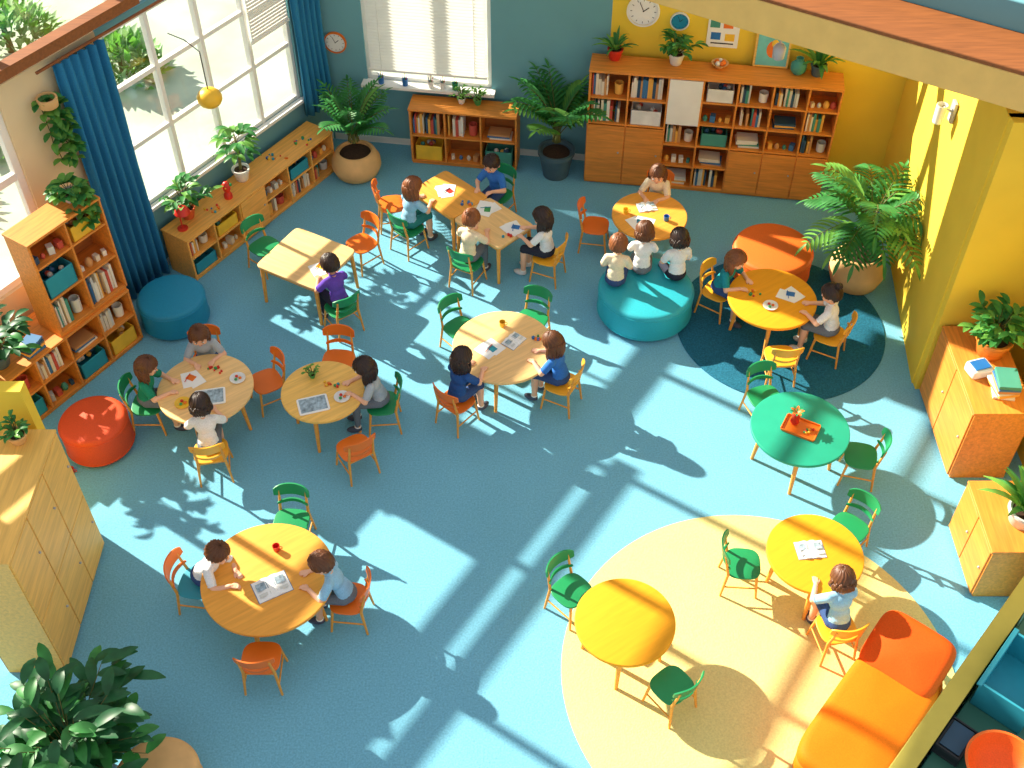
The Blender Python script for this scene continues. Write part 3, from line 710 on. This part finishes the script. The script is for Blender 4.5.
potted('potted_plant',(-3.16,11.12,.6),.10,.16,POTW,'tree',.6,LEAF,16,seed=11)
potted('potted_plant',(-5.0,7.95,.75),.12,.16,POTD,'broad',.5,LEAFD,26,seed=12)
potted('potted_plant',(-4.05,6.22,1.64),.08,.10,POTB,'broad',.2,LEAF,14,seed=13)
potted('trailing_plant',(-4.25,9.0,1.951),.08,.11,POTW,'trail',.4,LEAF,14,seed=21)
def onb(x,o=.18): return (x+.0,BWy(x)-o)
for x,ptm,kd,s,sd_ in((1.2,RED,'sword',.3,14),(1.9,POTW,'broad',.34,15),(3.50,POTD,'sword',.42,16)):
    X,Y=onb(x); potted('potted_plant',(X,Y,1.60),.09,.14,ptm,kd,s,LEAF,20,seed=sd_)
for x,m in((-.62,POTW),(-.42,GREENB)):
    X,Y=onb(x); potted('small_potted_plant',(X,Y,.82),.05,.08,m,'broad',.17,LEAFL,12,seed=17)
p=C0+w_*3.9+n_*.02; vine('hanging_vine',(p.x,p.y,2.7),RLs,.8,seed=18)
# ================================================================== DECOR
def wallobj(name,x,z,mb): 
    o=mb.obj(name,None,0,(x,BWy(x)-.005,z),ang); return o
def clock(name,x,z,R,rim,face=WHITE):
    r=empty(name,(x,BWy(x)-.003,z),ang)
    def disc(R0,R1,y0,y1,mat,mb,capit):
        vs=[];f=[];n=40
        for rr,yy in((R0,y0),(R0,y1),(R1,y1)):
            for k in range(n): t=2*math.pi*k/n; vs.append((rr*math.cos(t),-yy,rr*math.sin(t)))
        for i in range(2):
            for k in range(n): f.append((i*n+k,(i+1)*n+k,(i+1)*n+(k+1)%n,i*n+(k+1)%n))
        if capit: f.append(tuple(2*n+k for k in range(n)))
        mb.add(vs,f,mat,False)
    a=MB(); disc(R,R*.88,0,.03,rim,a,0); a.obj('rim',r,sharp=False); a=MB(); disc(R*.89,R*.88,0,.018,face,a,1); a.obj('dial',r,sharp=False)
    a=MB()
    for k in range(12):
        t=k*math.pi/6; a.box((R*.72*math.cos(t),-.02,R*.72*math.sin(t)),(R*.12,.003,R*.03),BLACK,R=Matrix.Rotation(-t,3,'Y'))
    a.box((R*.15,-.022,R*.12),(R*.45,.003,R*.05),BLACK,R=Matrix.Rotation(-.7,3,'Y')); a.box((-R*.1,-.024,R*.28),(R*.65,.003,R*.035),BLACK,R=Matrix.Rotation(-2,3,'Y')); a.obj('hands_and_marks',r)
clock('round_clock',-2.15,1.42,.14,CO); clock('round_clock',1.5,2.14,.19,WHITE,PAPER); clock('round_clock',1.92,2.05,.11,POTW,PB)
a=MB(); a.box((0,-.006,0),(.36,.01,.38),PAPER); 
for i,(x,z,m) in enumerate([(-.1,.1,BOOKM[3]),(.05,.1,CO),(-.08,-.05,BLUE),(.08,-.06,YELB)]): a.box((x,-.012,z),(.11,.003,.09),m)
a.box((0,-.012,-.14),(.26,.003,.015),BLACK); wallobj('art_poster',2.42,1.95,a)
r=empty('picture_frame',(2.98,BWy(2.98)-.10,1.605),ang)
a=MB(); RX=Matrix.Rotation(-.15,3,'X'); a.box((0,.03,.23),(.40,.02,.46),OAKL,R=RX); a.box((0,.018,.23),(.35,.012,.41),M('art_teal',(110,190,190),rough=.6),R=RX); a.obj('frame',r)
a=MB(); a.ell((0,.010,.22),(.07,.004,.10),CO,16,8,RX); a.ell((.02,.016,.29),(.04,.004,.05),YELB,16,8,RX); a.obj('artwork',r)
X,Y=onb(2.4); a=MB(); a.lathe([(.04,0),(.05,.01),(.10,.06),(.09,.06),(.04,.02)],(0,0,0),POTB,24)
for k in range(5): a.ell((.04*math.cos(k*1.3),.04*math.sin(k*1.3),.06),(.03,.03,.03),[CO,POTW][k%2],12,8)
a.obj('fruit_bowl',None,0,(X,Y,1.60))
X,Y=onb(3.28); a=MB(); a.lathe([(.05,0),(.09,.05),(.09,.12),(.04,.17),(.045,.2),(.035,.2),(.03,.17)],(0,0,0),BOOKM[3],24); a.obj('ceramic_vase',None,0,(X,Y,1.60))
for x,m in((-1.62,BLUE),(-1.32,BLUE),(-1.0,POTW),(-.85,POTW),(-.7,CG)):
    X=x;Y=BWy(x)-.07; a=MB(); a.lathe([(.03,0),(.035,.005),(.038,.09),(.032,.09),(.03,.01)],(0,0,0),m,18)
    for j in range(4): a.tube([(.0,.0,.02),(.03*math.cos(j*1.6),.03*math.sin(j*1.6),.15)],.004,[RED,YELB,BLUE,GREENB][j],6)
    a.obj('pencil_pot',None,0,(X,Y,.935))
def onW(s,o): return C0+w_*s+n_*o
p=onW(2.90,.30); r=empty('desk_lamp',(p.x,p.y,.6)); a=MB(); a.lathe([(.06,0),(.06,.012),(.015,.02)],(0,0,0),RED,24); a.tube([(0,0,.015),(.0,0,.2),(.03,-.02,.3)],.008,RED,8); a.obj('stand',r)
a=MB(); a.lathe([(.09,0),(.07,.05),(.025,.09),(.02,.09),(.065,.045),(.085,0)],(.05,-.03,.25),RED,24); a.obj('shade',r)
toyc=[RED,BLUE,YELB,GREENB,CO,CT]
def blocks(name,loc,n,seed,spread=.12):
    rn=random.Random(seed); a=MB()
    for i in range(n):
        x,y=rn.uniform(-spread,spread),rn.uniform(-spread*.6,spread*.6); s_=rn.uniform(.018,.03)
        k=rn.random()
        if k<.5: a.box((x,y,s_/2),(s_,s_,s_),rn.choice(toyc),rn.random())
        elif k<.8: a.lathe([(s_*.6,0),(s_*.6,s_*.8),(.002,s_*.8)],(x,y,0),rn.choice(toyc),14)
        else: a.ell((x,y,s_*.5),(s_*.5,)*3,rn.choice(toyc),12,8)
    a.obj(name,None,.002,loc)
for i,(s,o) in enumerate(((.9,.35),(1.3,.3),(2.45,.34))): p=onW(s,o); blocks('toy_blocks',(p.x,p.y,.6),9,40+i,.12)
p=onW(2.2,.34); a=MB(); a.lathe([(.05,0),(.05,.05),(.03,.08),(.045,.12),(.05,.17),(.03,.21),(.002,.22)],(0,0,0),RED,20); a.ell((0,-.045,.16),(.012,.012,.012),YELB,8,6); a.ell((.05,0,.18),(.02,.02,.02),GREENB,10,6); a.obj('toy_figure',None,0,(p.x,p.y,.6))
p=onW(2.25,.45); r=empty('paper_lantern',(p.x,p.y,2.0)); a=MB(); a.lathe([(.03,-.11)]+[(.13*math.sin(t)+.004*(i%2),-.11*math.cos(t)) for i,t in enumerate([.4+.19*j for j in range(13)])]+[(.03,.11)],(0,0,0),YELB,28); a.obj('shade',r)
a=MB(); a.tube([(0,0,.1),(0,0,.55),(-n_.x*.2,-n_.y*.2,.62),(-n_.x*.43,-n_.y*.43,.62)],.006,BLK,6); a.obj('bracket',r)
a=MB(); a.box((0,0,0),(.03,.10,.22),METAL); a.tube([(-.01,0,.0),(-.10,0,.05)],.012,METAL,8); a.lathe([(.05,-.12),(.055,.08),(.05,.08),(.045,-.12)],(-.12,0,.0),POTW,20); a.obj('sconce_lamp',None,.003,(4.31,9.75,2.45))
a=MB(); a.lathe([(.03,-.12),(.055,-.10),(.06,0),(.04,.03),(.012,.05),(.012,.14)],(0,0,0),METAL,20); a.obj('spotlight',None,0,(2.45,9.55,3.27))
ZT=.5505
def obook(loc,rz,s=1):
    r=empty('open_book',(loc[0],loc[1],ZT),rz); a=MB(); n=8
    for sg in(-1,1):
        vs=[];f=[]
        for i in range(n+1):
            t=i/n; x=sg*.135*t*s; z=.006+.016*math.sin(min(1,t*1.6)*math.pi)*(1-t*.5)
            vs+=[(x,-.10*s,z),(x,.10*s,z),(x,-.10*s,0.001),(x,.10*s,0.001)]
        for i in range(n):
            q=i*4; f+=[(q,q+4,q+5,q+1),(q,q+2,q+6,q+4),(q+1,q+5,q+7,q+3)]
        f.append((n*4,n*4+2,n*4+3,n*4+1)); a.add(vs,f,PAPER)
        a.box((sg*.07*s,.03*s,.0185),(.09*s,.07*s,.001),PRINT); a.box((sg*.07*s,-.05*s,.018),(.09*s,.03*s,.001),BOOKM[6])
    a.box((0,0,.001),(.28*s,.205*s,.002),BOOKM[1]); a.obj('pages',r,sharp=True)
def papers(loc,rz,n=3,seed=0):
    rn=random.Random(seed); a=MB()
    for i in range(n): a.box((rn.uniform(-.05,.05),rn.uniform(-.04,.04),.001+i*.0015),(.15,.21,.001),PAPER,rn.uniform(-.5,.5))
    a.box((0.02,0,.0015+n*.0015),(.07,.09,.001),rn.choice(toyc),.4); a.tube([(-.06,-.02,.01+n*.001),(.04,.05,.01+n*.001)],.004,rn.choice(toyc),6)
    a.obj('drawing_papers',None,0,(loc[0],loc[1],ZT),rz)
def cup(loc,m,z=ZT,name='drinking_cup'):
    a=MB(); a.lathe([(.024,0),(.027,.004),(.033,.065),(.029,.065),(.024,.01),(.002,.009)],(0,0,0),m,22); a.tube([(.03,0,.052),(.05,0,.046),(.05,0,.024),(.028,0,.016)],.004,m,6); a.obj(name,None,0,(loc[0],loc[1],z))
def plate(loc,m,food=CO):
    a=MB(); a.lathe([(.04,0),(.05,.003),(.08,.014),(.078,.018),(.05,.008),(.002,.006)],(0,0,0),m,28)
    for k in range(3): a.ell((.025*math.cos(k*2.1),.025*math.sin(k*2.1),.017),(.016,.016,.012),[food,RED,GREENB][k],12,8)
    a.obj('snack_plate',None,0,(loc[0],loc[1],ZT))
def tablet(loc,rz,name='picture_book'):
    a=MB(); a.slab((0,0,0),.15,.11,14,0,.012,.004,PAPER); a.box((0,0,.0125),(.26,.18,.001),PRINT); a.obj(name,None,0,(loc[0],loc[1],ZT),rz)
papers((-.75,10.95),.3,4,1); papers((-.30,10.62),-.5,4,2); papers((.03,10.28),.9,3,3); blocks('toy_blocks',(-.52,10.72,ZT),7,5,.07); blocks('toy_blocks',(-.05,10.12,ZT),5,6,.06)
papers((-2.1,9.62),.6,2,4)
papers((-.22,8.36),.4,3,5); obook((.02,8.48),.9,.8); blocks('toy_blocks',(.26,8.52,ZT),6,7,.05); cup((-.1,8.70),YELB)
tablet((-2.95,7.70),.2,'magazine'); papers((-3.20,7.95),.7,2,9); plate((-2.72,7.95),POTW); blocks('toy_blocks',(-2.96,8.06,ZT),8,8,.08); plate((-3.2,7.62),YELB)
tablet((-1.93,7.60),.3); blocks('toy_blocks',(-1.78,7.88,ZT),8,9,.08); plate((-1.66,7.70),POTW); potted('small_potted_plant',(-1.98,7.97,ZT),.035,.05,GREENB,'broad',.12,LEAFL,10,seed=33)
obook((-2.04,5.52),.5,1.1); cup((-2.05,5.90),RED)
obook((2.60,5.90),.1,.9)
papers((2.95,9.17),.9,2,13); plate((2.72,9.0),POTW); blocks('toy_blocks',(2.6,9.2,ZT),6,14,.08)
obook((1.55,10.66),.2,.8); papers((1.45,10.38),1.0,2,15); cup((1.75,10.42),BLUE); cup((1.30,10.55),YELB)
r=empty('serving_tray',(2.75,7.30,ZT),-.5); a=MB(); a.slab((0,0,0),.17,.115,8,0,.010,.004,CO)
for x,y,sx,sy in((0,.108,.32,.012),(0,-.108,.32,.012),(.163,0,.012,.2),(-.163,0,.012,.2)): a.box((x,y,.016),(sx,sy,.022),CO)
a.obj('tray',r,.003)
r=empty('toy_plant_figure',(2.70,7.36,ZT+.0105)); a=MB(); a.lathe([(.03,0),(.045,.03),(.03,.07),(.04,.10),(.03,.14),(.002,.15)],(0,0,0),RED,20)
for k in range(10): an_=k*.63; leaf(a,(0,0,.14),(math.cos(an_),math.sin(an_),.9),.08,.035,.8,CG if k%2 else CO)
a.obj('body',r)
a=MB(); random.seed(9)
for k in range(7): a.ell((random.uniform(-.05,.05),random.uniform(-.03,.03),.012),(.014,.014,.012),random.choice([YELB,RED,GREENB]),10,6)
a.obj('fruit_pieces',None,0,(2.82,7.24,ZT+.0105))
a=MB(); z=0
for i in range(6): h=random.uniform(.025,.04); a.box((random.uniform(-.01,.01),random.uniform(-.01,.01),z+h/2),(.2,.26,h*.96),BOOKM[(i*2+2)%9],random.uniform(-.2,.2)); z+=h
a.obj('book_stack',None,.003,(4.58,7.42,.95))
a=MB(); a.slab((0,0,0),.11,.09,6,0,.10,.02,POTW); a.box((0,0,.105),(.16,.12,.01),BLUE); a.obj('tissue_box',None,0,(4.42,7.66,.95),.3)
p=Vector((-4.75,8.15)); a=MB(); z=0
for i in range(4): a.box((0,0,z+.015),(.22,.16,.028),BOOKM[(i*3+1)%9],.1*i); z+=.03
a.obj('book_stack',None,.003,(p.x,p.y,.75),RLs)
cup((-4.32,7.20),RED,0,'toy_cup')
# ================================================================== LIGHT / CAMERA
sun=bpy.data.lights.new('sun','SUN'); sun.energy=14; sun.angle=math.radians(.7); sun.color=(1,.91,.75)
so=bpy.data.objects.new('sun',sun); sc.collection.objects.link(so); so.location=(-8,14,9)
so.rotation_euler=Vector((.83,-.56,-.55)).to_track_quat('-Z','Y').to_euler()
w=bpy.data.worlds.new('World'); sc.world=w; w.use_nodes=True; bg=w.node_tree.nodes['Background']; bg.inputs[0].default_value=(.96,.96,1,1); bg.inputs[1].default_value=.70
cam=bpy.data.cameras.new('camera'); co=bpy.data.objects.new('camera',cam); sc.collection.objects.link(co); sc.camera=co
cam.sensor_width=36; cam.lens=1170/1024*36; co.location=(0,0,9); co.rotation_euler=(math.radians(43),0,0); cam.clip_end=200
sc.view_settings.view_transform='Standard'; sc.view_settings.look='None'; sc.view_settings.exposure=0
